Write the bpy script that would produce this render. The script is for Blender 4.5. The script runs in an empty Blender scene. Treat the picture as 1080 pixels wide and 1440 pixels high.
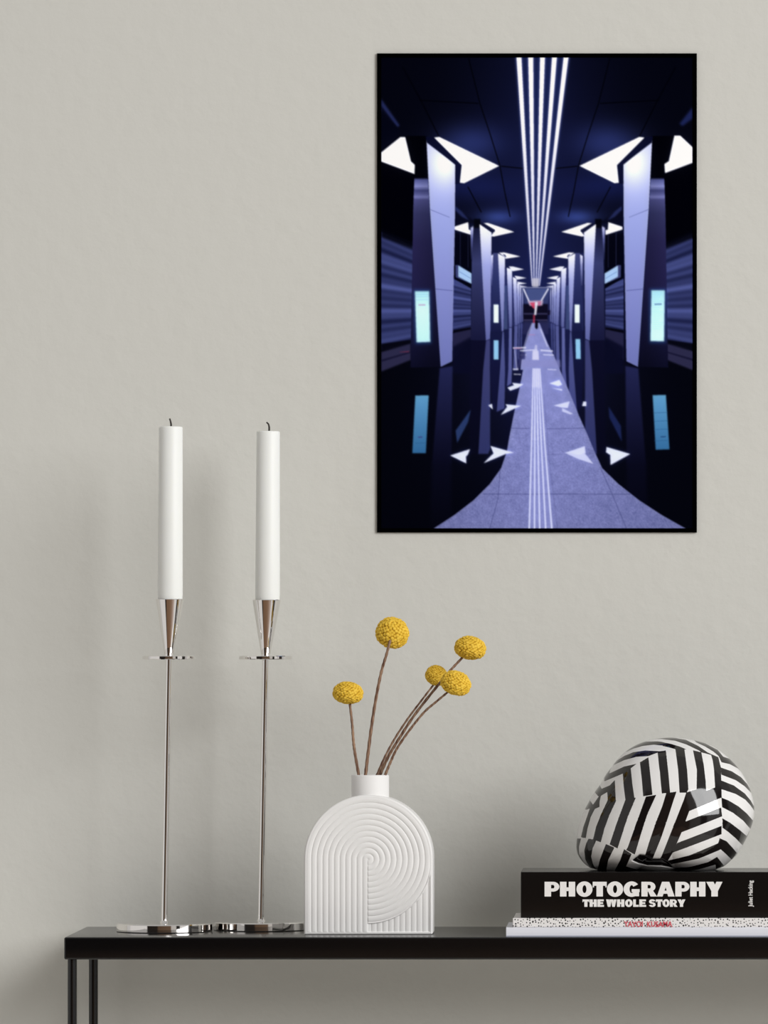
import bpy, bmesh, math, random
import numpy as np
from mathutils import Vector, Matrix, noise as mnoise
random.seed(7)
rng = np.random.default_rng(11)
PI = math.pi
sc = bpy.context.scene
C = sc.collection
sc.view_settings.view_transform = 'Standard'
sc.view_settings.look = 'None'
sc.view_settings.exposure = 0
sc.view_settings.gamma = 1

# ---------------------------------------------------------------- camera maths
D = 7.0                    # camera to front edge of the table
F = 8400.0                 # focal length in pixels of the 1080x1440 frame
VX, VY = 900.0, 925.0      # principal point
TABLE_H = 0.75
CAMZ = TABLE_H + (1318-VY)*D/F
WALL_Y = 0.30
def wx(px, Y): return (px-VX)*(D+Y)/F
def wz(py, Y): return CAMZ-(py-VY)*(D+Y)/F
def W(px, py, Y): return (wx(px, Y), Y, wz(py, Y))
def ln(px, Y): return px*(D+Y)/F       # a pixel length at depth Y

# ---------------------------------------------------------------- materials
def newmat(name):
    m = bpy.data.materials.new(name); m.use_nodes = True
    return m, m.node_tree.nodes, m.node_tree.links, m.node_tree.nodes['Principled BSDF']
def srgb(*c):
    out = []
    for v in c:
        v /= 255.0
        out.append(v/12.92 if v <= 0.04045 else ((v+0.055)/1.055)**2.4)
    return out
def noisy(name, col, rough=0.5, metal=0.0, var=0.05, scale=60, bump=0.0, bscale=200, spec=0.5, coat=0.0, bdist=0.001):
    m, n, l, b = newmat(name)
    tc = n.new('ShaderNodeTexCoord')
    nz = n.new('ShaderNodeTexNoise'); nz.inputs['Scale'].default_value = scale; nz.inputs['Detail'].default_value = 4
    l.new(tc.outputs['Object'], nz.inputs['Vector'])
    mp = n.new('ShaderNodeMapRange'); mp.inputs['To Min'].default_value = 1-var; mp.inputs['To Max'].default_value = 1+var
    l.new(nz.outputs['Fac'], mp.inputs['Value'])
    mx = n.new('ShaderNodeVectorMath'); mx.operation = 'SCALE'
    mx.inputs[0].default_value = col[:3]
    l.new(mp.outputs['Result'], mx.inputs['Scale'])
    l.new(mx.outputs['Vector'], b.inputs['Base Color'])
    b.inputs['Roughness'].default_value = rough
    b.inputs['Metallic'].default_value = metal
    b.inputs['Specular IOR Level'].default_value = spec
    b.inputs['Coat Weight'].default_value = coat
    if bump:
        n2 = n.new('ShaderNodeTexNoise'); n2.inputs['Scale'].default_value = bscale; n2.inputs['Detail'].default_value = 5
        l.new(tc.outputs['Object'], n2.inputs['Vector'])
        bp = n.new('ShaderNodeBump'); bp.inputs['Strength'].default_value = bump; bp.inputs['Distance'].default_value = bdist
        l.new(n2.outputs['Fac'], bp.inputs['Height']); l.new(bp.outputs['Normal'], b.inputs['Normal'])
    return m
M = {}
M['wall'] = noisy('wall_paint', (0.595, 0.590, 0.550), 0.85, var=0.006, scale=3, bump=0.24, bscale=48, spec=0.2, bdist=0.004)
M['floor'] = noisy('unseen_floor_bounce', (0.80, 0.775, 0.73), 0.6, var=0.04, scale=8, spec=0.3)
def floor_bounce_tone():  # unseen floor: pale strip added for bounce light, brown beyond for chrome reflections
    m = M['floor']; n, l = m.node_tree.nodes, m.node_tree.links; b = n['Principled BSDF']
    src = b.inputs['Base Color'].links[0].from_socket
    tc = n.new('ShaderNodeTexCoord'); sp = n.new('ShaderNodeSeparateXYZ'); l.new(tc.outputs['Object'], sp.inputs[0])
    mr = n.new('ShaderNodeMapRange'); mr.inputs['From Min'].default_value = 1.2; mr.inputs['From Max'].default_value = 0.9
    l.new(sp.outputs['Y'], mr.inputs['Value'])
    mx = n.new('ShaderNodeMix'); mx.data_type = 'RGBA'; mx.inputs['B'].default_value = (0.20, 0.11, 0.06, 1)
    l.new(mr.outputs[0], mx.inputs['Factor']); l.new(src, mx.inputs['A']); l.new(mx.outputs['Result'], b.inputs['Base Color'])
floor_bounce_tone()
M['black_metal'] = noisy('black_powder_coat', (0.0022, 0.0021, 0.0024), 0.2, var=0.08, scale=90, bump=0.05, bscale=900, spec=0.5)
M['chrome'] = noisy('polished_nickel', (0.86, 0.84, 0.82), 0.035, 1.0, var=0.01, scale=20)
M['wax'] = noisy('white_wax', (0.79, 0.80, 0.775), 0.45, var=0.01, scale=30, spec=0.35)
M['wax'].node_tree.nodes['Principled BSDF'].inputs['Subsurface Weight'].default_value = 0.25
M['wax'].node_tree.nodes['Principled BSDF'].inputs['Subsurface Radius'].default_value = (0.006, 0.006, 0.005)
M['wax'].node_tree.nodes['Principled BSDF'].inputs['Subsurface Scale'].default_value = 1.0
M['wick'] = noisy('charred_wick', (0.03, 0.026, 0.022), 0.9, var=0.3, scale=900)
M['ceramic'] = noisy('matte_white_ceramic', (0.765, 0.757, 0.745), 0.6, var=0.01, scale=12, bump=0.06, bscale=500, spec=0.3)
M['frame'] = noisy('black_frame', (0.0006, 0.0006, 0.0006), 0.9, var=0.1, scale=60, spec=0.0)
M['black_cover'] = noisy('black_book_cloth', (0.0035, 0.003, 0.003), 0.22, var=0.1, scale=150, spec=0.35)
M['paper'] = noisy('page_edges', (0.72, 0.71, 0.68), 0.8, var=0.06, scale=200)
M['white_cover'] = noisy('white_book_cover', (0.72, 0.73, 0.79), 0.5, var=0.01, scale=30)
M['grey_cover'] = noisy('blue_grey_book_cover', (0.34, 0.36, 0.43), 0.6, var=0.02, scale=30)
M['ink_white'] = noisy('white_lettering', (0.76, 0.74, 0.72), 0.6, var=0.04, scale=400)
M['ink_red'] = noisy('red_lettering', (0.62, 0.06, 0.09), 0.6, var=0.05, scale=400)

def dots_material():
    m, n, l, b = newmat('white_paper_with_black_dots')
    tc = n.new('ShaderNodeTexCoord')
    sp = n.new('ShaderNodeSeparateXYZ'); l.new(tc.outputs['Object'], sp.inputs[0])
    cb = n.new('ShaderNodeCombineXYZ'); l.new(sp.outputs['X'], cb.inputs['X']); l.new(sp.outputs['Z'], cb.inputs['Y'])
    v = n.new('ShaderNodeTexVoronoi'); v.voronoi_dimensions = '2D'; v.inputs['Scale'].default_value = 290
    v.inputs['Randomness'].default_value = 0.8
    l.new(cb.outputs[0], v.inputs['Vector'])
    s2 = n.new('ShaderNodeSeparateColor'); l.new(v.outputs['Color'], s2.inputs[0])
    nz = n.new('ShaderNodeTexNoise'); nz.inputs['Scale'].default_value = 45; l.new(cb.outputs[0], nz.inputs['Vector'])
    th = n.new('ShaderNodeMapRange'); th.inputs['To Min'].default_value = 0.14; th.inputs['To Max'].default_value = 0.31
    l.new(s2.outputs[0], th.inputs['Value'])
    ml = n.new('ShaderNodeMath'); ml.operation = 'MULTIPLY'; l.new(th.outputs[0], ml.inputs[0])
    mr = n.new('ShaderNodeMapRange'); mr.inputs['From Min'].default_value = 0.3; mr.inputs['From Max'].default_value = 0.7
    mr.inputs['To Min'].default_value = 0.75; mr.inputs['To Max'].default_value = 1.15
    l.new(nz.outputs['Fac'], mr.inputs['Value']); l.new(mr.outputs[0], ml.inputs[1])
    lt = n.new('ShaderNodeMath'); lt.operation = 'LESS_THAN'
    l.new(v.outputs['Distance'], lt.inputs[0]); l.new(ml.outputs[0], lt.inputs[1])
    mx = n.new('ShaderNodeMix'); mx.data_type = 'RGBA'
    mx.inputs['A'].default_value = (0.74, 0.72, 0.71, 1); mx.inputs['B'].default_value = (0.012, 0.011, 0.012, 1)
    l.new(lt.outputs[0], mx.inputs['Factor'])
    l.new(mx.outputs['Result'], b.inputs['Base Color']); b.inputs['Roughness'].default_value = 0.55
    return m
M['dots'] = dots_material()

def vcol_material(name, rough, spec, attr='Col'):
    m, n, l, b = newmat(name)
    a = n.new('ShaderNodeAttribute'); a.attribute_name = attr
    l.new(a.outputs['Color'], b.inputs['Base Color'])
    b.inputs['Roughness'].default_value = rough; b.inputs['Specular IOR Level'].default_value = spec
    return m
M['print'] = vcol_material('printed_photograph', 0.9, 0.0)

def stripe_material():
    m, n, l, b = newmat('glossy_black_and_white_stripes')
    a = n.new('ShaderNodeAttribute'); a.attribute_name = 'Col'
    r = n.new('ShaderNodeMapRange'); r.inputs['From Min'].default_value = 0.42; r.inputs['From Max'].default_value = 0.58
    l.new(a.outputs['Fac'], r.inputs['Value'])
    mx = n.new('ShaderNodeMix'); mx.data_type = 'RGBA'
    mx.inputs['A'].default_value = (0.74, 0.73, 0.72, 1); mx.inputs['B'].default_value = (0.008, 0.006, 0.006, 1)
    l.new(r.outputs[0], mx.inputs['Factor']); l.new(mx.outputs['Result'], b.inputs['Base Color'])
    b.inputs['Roughness'].default_value = 0.06; b.inputs['Specular IOR Level'].default_value = 0.5
    return m
M['stripes'] = stripe_material()

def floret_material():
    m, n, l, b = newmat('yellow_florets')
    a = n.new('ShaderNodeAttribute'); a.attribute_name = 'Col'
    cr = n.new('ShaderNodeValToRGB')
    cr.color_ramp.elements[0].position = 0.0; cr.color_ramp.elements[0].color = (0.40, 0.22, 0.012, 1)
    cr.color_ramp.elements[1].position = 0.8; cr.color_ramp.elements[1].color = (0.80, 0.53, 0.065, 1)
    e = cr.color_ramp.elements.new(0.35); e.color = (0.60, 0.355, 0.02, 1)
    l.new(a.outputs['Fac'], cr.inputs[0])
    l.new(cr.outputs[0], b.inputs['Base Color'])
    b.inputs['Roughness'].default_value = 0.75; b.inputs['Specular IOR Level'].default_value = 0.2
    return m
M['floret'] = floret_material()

def stem_material():
    m, n, l, b = newmat('dried_brown_stem')
    tc = n.new('ShaderNodeTexCoord')
    mp = n.new('ShaderNodeMapping'); mp.inputs['Scale'].default_value = (500, 500, 60); l.new(tc.outputs['Object'], mp.inputs[0])
    nz = n.new('ShaderNodeTexNoise'); nz.inputs['Scale'].default_value = 1; nz.inputs['Detail'].default_value = 3; l.new(mp.outputs[0], nz.inputs['Vector'])
    cr = n.new('ShaderNodeValToRGB')
    cr.color_ramp.elements[0].position = 0.35; cr.color_ramp.elements[0].color = (0.085, 0.030, 0.015, 1)
    cr.color_ramp.elements[1].position = 0.68; cr.color_ramp.elements[1].color = (0.34, 0.21, 0.13, 1)
    l.new(nz.outputs['Fac'], cr.inputs[0]); l.new(cr.outputs[0], b.inputs['Base Color'])
    b.inputs['Roughness'].default_value = 0.7
    return m
M['stem'] = stem_material()

# ---------------------------------------------------------------- object helpers
def tag(o, label=None, cat=None, group=None, kind=None):
    if label: o['label'] = label
    if cat: o['category'] = cat
    if group: o['group'] = group
    if kind: o['kind'] = kind
    return o
def thing(name, loc, label, cat, group=None):
    o = bpy.data.objects.new(name, None); C.objects.link(o); o.location = loc
    o.empty_display_size = 0.02
    return tag(o, label, cat, group)
def origin(parent):
    return Vector(parent.location) if parent is not None else Vector((0, 0, 0))
def link_mesh(name, me, mat, parent=None, loc=None, smooth=True):
    if smooth:
        me.polygons.foreach_set('use_smooth', [True]*len(me.polygons))
    me.materials.append(mat)
    o = bpy.data.objects.new(name, me); C.objects.link(o)
    if parent is not None: o.parent = parent
    if loc is not None: o.location = loc
    return o
def obj_bm(name, bm, mat, parent=None, smooth=False, loc=None):
    """bm is in world coordinates; it is moved to its parent's (or loc's) frame"""
    off = origin(parent) if parent is not None else Vector(loc or (0, 0, 0))
    bmesh.ops.translate(bm, verts=bm.verts, vec=-off)
    bmesh.ops.recalc_face_normals(bm, faces=bm.faces)
    me = bpy.data.meshes.new(name); bm.to_mesh(me); bm.free()
    return link_mesh(name, me, mat, parent, None if parent is not None else off, smooth)
def auto_smooth(o, ang=35):
    me = o.data
    bm = bmesh.new(); bm.from_mesh(me)
    for e in bm.edges:
        if len(e.link_faces) == 2 and e.calc_face_angle(0) > math.radians(ang): e.smooth = False
        else: e.smooth = True
    for f in bm.faces: f.smooth = True
    bm.to_mesh(me); bm.free()
def box(bm, x0, x1, y0, y1, z0, z1, bev=0.0, seg=2):
    r = bmesh.ops.create_cube(bm, size=1)
    vs = r['verts']
    for v in vs:
        v.co = ((x0+x1)/2+v.co.x*(x1-x0), (y0+y1)/2+v.co.y*(y1-y0), (z0+z1)/2+v.co.z*(z1-z0))
    if bev:
        es = list({e for v in vs for e in v.link_edges})
        bmesh.ops.bevel(bm, geom=es, offset=bev, segments=seg, affect='EDGES', profile=0.5)
def lathe(bm, prof, cx, cy, n=96, shear=(0, 0, 0)):
    """prof: list of (r, z); shear = (kx, ky, z0) leans the shape"""
    kx, ky, z0 = shear
    rings = []
    for r, z in prof:
        ox, oy = kx*(z-z0), ky*(z-z0)
        if r < 1e-7:
            rings.append([bm.verts.new((cx+ox, cy+oy, z))])
        else:
            rings.append([bm.verts.new((cx+ox+r*math.cos(2*PI*i/n), cy+oy+r*math.sin(2*PI*i/n), z)) for i in range(n)])
    for a, b in zip(rings[:-1], rings[1:]):
        if len(a) == 1 and len(b) == 1: continue
        for i in range(n):
            j = (i+1) % n
            if len(a) == 1: bm.faces.new((a[0], b[i], b[j]))
            elif len(b) == 1: bm.faces.new((a[i], a[j], b[0]))
            else: bm.faces.new((a[i], a[j], b[j], b[i]))
def catmull(pts, per=8):
    P = [Vector(p) for p in pts]; P = [2*P[0]-P[1]]+P+[2*P[-1]-P[-2]]
    out = []
    for i in range(1, len(P)-2):
        for k in range(per):
            t = k/per
            a, b, c, d = P[i-1], P[i], P[i+1], P[i+2]
            out.append(0.5*((2*b)+(c-a)*t+(2*a-5*b+4*c-d)*t*t+(3*b-a-3*c+d)*t**3))
    out.append(P[-2])
    return out
def tube(bm, pts, radii, n=12):
    rings = []
    for i, p in enumerate(pts):
        t = (pts[min(i+1, len(pts)-1)]-pts[max(i-1, 0)]).normalized()
        u = t.cross(Vector((0, 1, 0)))
        if u.length < 1e-4: u = Vector((1, 0, 0))
        u.normalize(); v = t.cross(u).normalized()
        r = radii[i]
        rings.append([bm.verts.new(p+(u*math.cos(2*PI*k/n)+v*math.sin(2*PI*k/n))*r) for k in range(n)])
    for a, b in zip(rings[:-1], rings[1:]):
        for k in range(n):
            bm.faces.new((a[k], a[(k+1) % n], b[(k+1) % n], b[k]))
    bm.faces.new(rings[0][::-1]); bm.faces.new(rings[-1])
def grid_mesh(name, co, nu, nv, wrap_u=False):
    """co: (nv, nu, 3) array"""
    me = bpy.data.meshes.new(name)
    co = np.asarray(co, dtype=np.float32).reshape(-1, 3)
    uu = nu if wrap_u else nu-1
    i, j = np.meshgrid(np.arange(uu), np.arange(nv-1))
    i = i.ravel(); j = j.ravel(); i2 = (i+1) % nu
    q = np.stack([j*nu+i, j*nu+i2, (j+1)*nu+i2, (j+1)*nu+i], 1).astype(np.int32)
    me.vertices.add(len(co)); me.vertices.foreach_set('co', co.ravel())
    me.loops.add(q.size); me.loops.foreach_set('vertex_index', q.ravel())
    me.polygons.add(len(q)); me.polygons.foreach_set('loop_start', np.arange(0, q.size, 4, dtype=np.int32))
    me.update(calc_edges=True); me.validate()
    return me
def set_colors(me, rgb):
    a = me.color_attributes.new('Col', 'FLOAT_COLOR', 'POINT')
    c = np.ones((len(me.vertices), 4), dtype=np.float32); c[:, :3] = rgb
    a.data.foreach_set('color', c.ravel())

# ---------------------------------------------------------------- a small painter for printed surfaces
class Painter:
    def __init__(s, x0, y0, x1, y1, ss, bg):
        s.x0, s.y0, s.ss = x0, y0, ss
        s.w, s.h = int(round((x1-x0)*ss)), int(round((y1-y0)*ss))
        s.X, s.Y = np.meshgrid(x0+(np.arange(s.w)+.5)/ss, y0+(np.arange(s.h)+.5)/ss)
        s.img = np.zeros((s.h, s.w, 3)); s.img[:] = bg
    def mask(s, pts, soft=0.0, sub=2):
        xs = [p[0] for p in pts]; ys = [p[1] for p in pts]
        pad = soft*3+2
        i0 = max(0, int((min(xs)-pad-s.x0)*s.ss)); i1 = min(s.w, int((max(xs)+pad-s.x0)*s.ss)+2)
        j0 = max(0, int((min(ys)-pad-s.y0)*s.ss)); j1 = min(s.h, int((max(ys)+pad-s.y0)*s.ss)+2)
        if i1 <= i0 or j1 <= j0: return None
        acc = np.zeros((j1-j0, i1-i0))
        for a in range(sub):
            for b in range(sub):
                X = s.X[j0:j1, i0:i1]+((a+.5)/sub-.5)/s.ss
                Y = s.Y[j0:j1, i0:i1]+((b+.5)/sub-.5)/s.ss
                ins = np.zeros(X.shape, bool)
                n = len(pts)
                for k in range(n):
                    ax, ay = pts[k]; bx, by = pts[(k+1) % n]
                    if ay == by: continue
                    c = ((ay > Y) != (by > Y)) & (X < (bx-ax)*(Y-ay)/(by-ay)+ax)
                    ins ^= c
                acc += ins
        acc /= sub*sub
        if soft: acc = blur(acc, soft*s.ss)
        return (slice(j0, j1), slice(i0, i1)), acc
    def poly(s, pts, col, alpha=1.0, soft=0.0):
        r = s.mask(pts, soft)
        if r is None: return
        sl, m = r
        if callable(col): c = col(s.X[sl], s.Y[sl])
        else: c = np.array(col, float)
        m = (m*alpha)[..., None]
        s.img[sl] = s.img[sl]*(1-m)+c*m
    def add(s, pts, col, soft=0.0):
        r = s.mask(pts, soft)
        if r is None: return
        sl, m = r
        s.img[sl] += m[..., None]*np.array(col, float)
    def line(s, pts, w, col, alpha=1.0, soft=0.0):
        for (ax, ay), (bx, by) in zip(pts[:-1], pts[1:]):
            w0, w1 = (w, w) if not isinstance(w, tuple) else w
            L = math.hypot(bx-ax, by-ay) or 1
            nx, ny = -(by-ay)/L, (bx-ax)/L
            s.poly([(ax+nx*w0/2, ay+ny*w0/2), (bx+nx*w1/2, by+ny*w1/2), (bx-nx*w1/2, by-ny*w1/2), (ax-nx*w0/2, ay-ny*w0/2)], col, alpha, soft)
    def glow(s, cx, cy, rx, ry, col):
        g = np.exp(-(((s.X-cx)/rx)**2+((s.Y-cy)/ry)**2))
        s.img += g[..., None]*np.array(col, float)
    def sample(s, x, y, ch=None):
        fx = np.clip((x-s.x0)*s.ss-.5, 0, s.w-1.001); fy = np.clip((y-s.y0)*s.ss-.5, 0, s.h-1.001)
        i = fx.astype(int); j = fy.astype(int); u = fx-i; v = fy-j
        A = s.img if ch is None else s.img[..., ch]
        if A.ndim == 3: u = u[..., None]; v = v[..., None]
        return (A[j, i]*(1-u)+A[j, i+1]*u)*(1-v)+(A[j+1, i]*(1-u)+A[j+1, i+1]*u)*v
def blur(a, sig):
    r = max(1, int(sig*2.5)); k = np.exp(-np.arange(-r, r+1)**2/(2*sig*sig)); k /= k.sum()
    def conv(x, ax):
        p = [(0, 0)]*x.ndim; p[ax] = (r, r)
        q = np.pad(x, p, mode='edge'); out = np.zeros_like(x)
        for t in range(2*r+1):
            sl = [slice(None)]*x.ndim; sl[ax] = slice(t, t+x.shape[ax])
            out += k[t]*q[tuple(sl)]
        return out
    return conv(conv(a, 0), 1)
def tile(x0, y0, sc_):
    def f(*pts): return [(x0+px*sc_, y0+py*sc_) for px, py in pts]
    return f
# ---------------------------------------------------------------- setting
bm = bmesh.new(); box(bm, -2.6, 2.4, WALL_Y, WALL_Y+0.12, 0, 2.9)
tag(obj_bm('wall_back', bm, M['wall'], loc=(0, WALL_Y, 0)), kind='structure')
bm = bmesh.new(); box(bm, -2.1, 1.7, -7.6, WALL_Y+0.12, -0.08, 0)
tag(obj_bm('floor', bm, M['floor'], loc=(0, -3, 0)), kind='structure')

# ---------------------------------------------------------------- console table
TX0, TX1, TY0, TY1 = wx(90, 0), wx(90, 0)+1.30, 0.0, 0.277
table = thing('console_table', ((TX0+TX1)/2, 0.14, 0), 'slim black metal console table with thin round legs against the wall', 'table')
bm = bmesh.new()
th_ = 31.5*D/F
box(bm, TX0, TX1, TY0, TY1, TABLE_H-th_, TABLE_H, bev=0.0022, seg=4)
o = obj_bm('tabletop', bm, M['black_metal'], table, smooth=True); auto_smooth(o, 50)
for (lx, ly) in ((TX0+0.0085, 0.012), (TX0+0.0105, 0.262), (TX1-0.0085, 0.012), (TX1-0.0105, 0.262)):
    bm = bmesh.new()
    rr = 0.0055
    lathe(bm, [(0, 0), (rr*0.9, 0), (rr, 0.001), (rr, TABLE_H-th_), (0, TABLE_H-th_)], lx, ly, 32)
    o = obj_bm('leg', bm, M['black_metal'], table, smooth=True); auto_smooth(o, 40)

# ---------------------------------------------------------------- candlesticks and candles
def candlestick(cx_px, Y, lean_px, label):
    x = wx(cx_px, Y); z0 = TABLE_H
    t = thing('candlestick', (x, Y, z0), label, 'candle holder', 'tall silver candlesticks')
    r = 0.0575; h = 12.2*(D+Y)/F
    bm = bmesh.new()
    lathe(bm, [(0, z0), (r-0.0012, z0), (r-0.0004, z0+0.0004), (r, z0+0.0012), (r, z0+h-0.0014), (r-0.0006, z0+h-0.0004), (r-0.0018, z0+h),
               (0.006, z0+h+0.0004), (0, z0+h+0.0004)], x, Y, 160)
    o = obj_bm('base', bm, M['chrome'], t, smooth=True); auto_smooth(o, 14)
    zp = CAMZ-0.0012; k = lean_px*(D+Y)/F/(zp-z0-h)
    sh = (k, 0, z0+h)
    zt = wz(842.5 if cx_px < 300 else 843.5, Y); z0p = z0+h
    bm = bmesh.new()
    pr = 4.6*(D+Y)/F
    lathe(bm, [(0.0062, z0p), (0.0050, z0p+0.0012), (pr, z0p+0.0035), (pr, z0p+0.005), (pr, z0p+0.02), (pr, zp-0.02), (pr, zp-0.001), (pr, zp)], x, Y, 48, sh)
    obj_bm('pole', bm, M['chrome'], t, smooth=True)
    bm = bmesh.new()
    R = 37.3*(D+Y)/F; p0, p1 = zp-0.0008, zp+0.0034
    lathe(bm, [(0, p0), (R-0.0006, p0), (R, p0+0.0006), (R, p1-0.0006), (R-0.0006, p1), (0, p1)], x, Y, 128, sh)
    o = obj_bm('drip_plate', bm, M['chrome'], t, smooth=True); auto_smooth(o, 14)
    bm = bmesh.new()
    rb, rt = 7.0*(D+Y)/F, 19.8*(D+Y)/F
    pf = [(rb, p1), (rb*0.93, p1+0.0022), (rb*1.0, p1+0.0040), (rt, zt-0.0006), (rt-0.0004, zt), (rt-0.0013, zt), (rt-0.0016, zt-0.001), (rt-0.0022, zt-0.006), (0, zt-0.006)]
    lathe(bm, pf, x, Y, 128, sh)
    o = obj_bm('candle_cup', bm, M['chrome'], t, smooth=True); auto_smooth(o, 9)
    return x+k*(zt-z0p), zt, k, z0p
def candle(cxw, Y, zcup, top_px, half_px, wick_pts, label):
    z0 = zcup-0.006; zt = wz(top_px, Y)
    t = thing('taper_candle', (cxw, Y, z0), label, 'candle', 'white candles in the silver candlesticks')
    rb = half_px*1.03*(D+Y)/F; rt = half_px*0.97*(D+Y)/F
    bm = bmesh.new()
    lathe(bm, [(0, z0), (rb*0.9, z0), (rb*0.97, z0+0.004), (rb, z0+0.012), (rt, zt-0.0016), (rt-0.0005, zt-0.0006), (rt-0.0014, zt), (0.004, zt+0.0004), (0, zt+0.0002)], cxw, Y, 96, (0.004, 0, z0))
    obj_bm('wax_stick', bm, M['wax'], t, smooth=True)
    bm = bmesh.new()
    pts = catmull([Vector(W(a, b, Y)) for a, b in wick_pts], 6)
    n = len(pts); tube(bm, pts, [0.00125-0.0004*i/n for i in range(n)], 10)
    obj_bm('wick', bm, M['wick'], t, smooth=True)
Y1, Y2 = 0.148, 0.190
cx1, zc1, k1, _ = candlestick(231.0, Y1, 6.5, 'tall silver candlestick nearest the left end of the table')
cx2, zc2, k2, _ = candlestick(367.0, Y2, 6.5, 'tall silver candlestick standing directly beside the white vase')
candle(wx(239.2, Y1), Y1, zc1, 600, 17.2, [(240.4, 602), (240.6, 597), (239.8, 592.5), (238.6, 588.5)], 'white candle with short straight wick in the candlestick farther from the vase')
candle(wx(376.2, Y2), Y2, zc2, 606.5, 16.9, [(378.2, 608.5), (378.6, 602), (377.6, 596.8), (374.8, 593.8)], 'white candle with curved wick in the candlestick nearer the vase')

# ---------------------------------------------------------------- vase
VYF = 0.063; VD = 0.058
s_ = (D+VYF)/F
vx = wx(518.0, VYF)
vase = thing('vase', (vx, VYF+VD/2, TABLE_H), 'matte white arch-shaped ceramic vase with ridged pattern holding yellow flowers', 'vase')
hw = 90.6*s_; z_arch = TABLE_H+(1314.5-1208.5)*s_; z_top = z_arch+hw
nu, nv = 440, 520
th = np.linspace(0, PI, nu)
xs = -np.cos(th)*hw
ztop = z_arch+np.sqrt(np.maximum(hw*hw-xs*xs, 0))
tt = np.linspace(0, 1, nv)
# rows pack tighter at both ends so the rounded rim is smooth
tt = tt
rc = 3.6*s_; dq = np.minimum(hw-np.abs(xs), rc); zbot = TABLE_H+rc-np.sqrt(np.maximum(0, rc*rc-(rc-dq)**2))
Xg = np.tile(xs, (nv, 1)); Zg = zbot[None, :]+tt[:, None]*(ztop-zbot)[None, :]
def vase_relief(X, Z):
    u = X/s_+0.5; v = (Z-z_arch)/s_
    r = np.hypot(u, v)
    per = 8.0
    left = u < 0
    ph = np.where(v >= 0, r, np.abs(u))
    ph = np.where(~left, r, ph)
    disc_out = (~left) & (v < 0) & (r > 90.0)
    # spiral centre: the right half rings shift by half a period
    ph = np.where((~left) & (~disc_out), r, ph)
    ph = np.where(disc_out, u+3.9, ph)
    f = (ph/per) % 1.0
    ridge = np.sqrt(np.maximum(0, 1-(2*f-1)**2))
    h = 1.3*ridge
    h = np.where(disc_out, 1.1*ridge-1.3, h)
    h += np.where((~left) & (~disc_out), 0.5*np.clip(-v/12, 0, 1), 0)
    # plain rim
    dx = hw/s_-np.abs(X/s_)
    de = np.where(v > 0, hw/s_-np.hypot(X/s_, v), dx)
    de = np.minimum(de, (Z-TABLE_H)/s_)
    rim = np.clip((de-3.2)/1.6, 0, 1)
    h = h*rim+(1-rim)*0.9
    R = 3.0
    drop = np.where(de < R, R-np.sqrt(np.maximum(0, R*R-(R-np.minimum(de, R))**2)), 0)
    return (h-drop)*s_
H = vase_relief(Xg, Zg)
front = np.stack([Xg, VYF-H-0.0+0*Xg-0.0, Zg], -1)
# outline loop and sides/back as extra vertices
co = front.reshape(-1, 3)
quads = []
idx = np.arange(nu*nv).reshape(nv, nu)
a = idx[:-1, :-1].ravel(); b = idx[:-1, 1:].ravel(); c = idx[1:, 1:].ravel(); d_ = idx[1:, :-1].ravel()
quads = np.stack([a, b, c, d_], 1)
loop = list(idx[0, :])+list(idx[1:, -1])+list(idx[-1, -2::-1])+list(idx[-2:0:-1, 0])
L = np.array(loop); lc = co[L]
RB = 0.0026
rings = [L]; verts = [co]; base = len(co)
cen = np.array([0, 0, (TABLE_H+z_top)/2])
for (yy, inset) in ((VYF+RB*1.2, 0), (VYF+VD-RB, 0), (VYF+VD-RB*0.3, RB*0.3), (VYF+VD, RB)):
    q = lc.copy(); q[:, 1] = yy
    if inset:
        dv = q-cen; dv[:, 1] = 0
        q -= dv/np.linalg.norm(dv, axis=1)[:, None]*inset
        q[:, 2] = np.maximum(q[:, 2], TABLE_H)
    verts.append(q); rings.append(np.arange(base, base+len(q))); base += len(q)
faces = [tuple(f) for f in quads.tolist()]
nL = len(L)
for r0, r1 in zip(rings[:-1], rings[1:]):
    for k in range(nL):
        k2_ = (k+1) % nL
        faces.append((int(r0[k2_]), int(r0[k]), int(r1[k]), int(r1[k2_])))
faces.append(tuple(int(v) for v in rings[-1]))
allv = np.concatenate(verts); allv[:, 1] -= VYF+VD/2; allv[:, 2] -= TABLE_H
me = bpy.data.meshes.new('vase_body'); me.from_pydata(allv.tolist(), [], faces); me.validate(); me.update()
link_mesh('vase_body', me, M['ceramic'], vase)
# neck: open tube sitting on the crown of the arch
YN = VYF+VD/2
sn = (D+YN)/F
zn1 = wz(1089.5, YN); rn = 26.6*sn; nx_ = wx(520.6, YN)
zn0 = z_arch+math.sqrt(hw*hw-rn*rn)-0.003
bm = bmesh.new()
lathe(bm, [(rn, zn0), (rn*0.998, zn1-0.0016), (rn-0.0006, zn1-0.0004), (rn-0.0014, zn1), (rn-0.0024, zn1-0.0004), (rn-0.003, zn1-0.0014), (rn-0.003, z_top+0.001), (0, z_top+0.001)], nx_, YN, 96)
o = obj_bm('vase_neck', bm, M['ceramic'], vase, smooth=True); auto_smooth(o, 50)
z_nf = z_top+0.001

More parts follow.
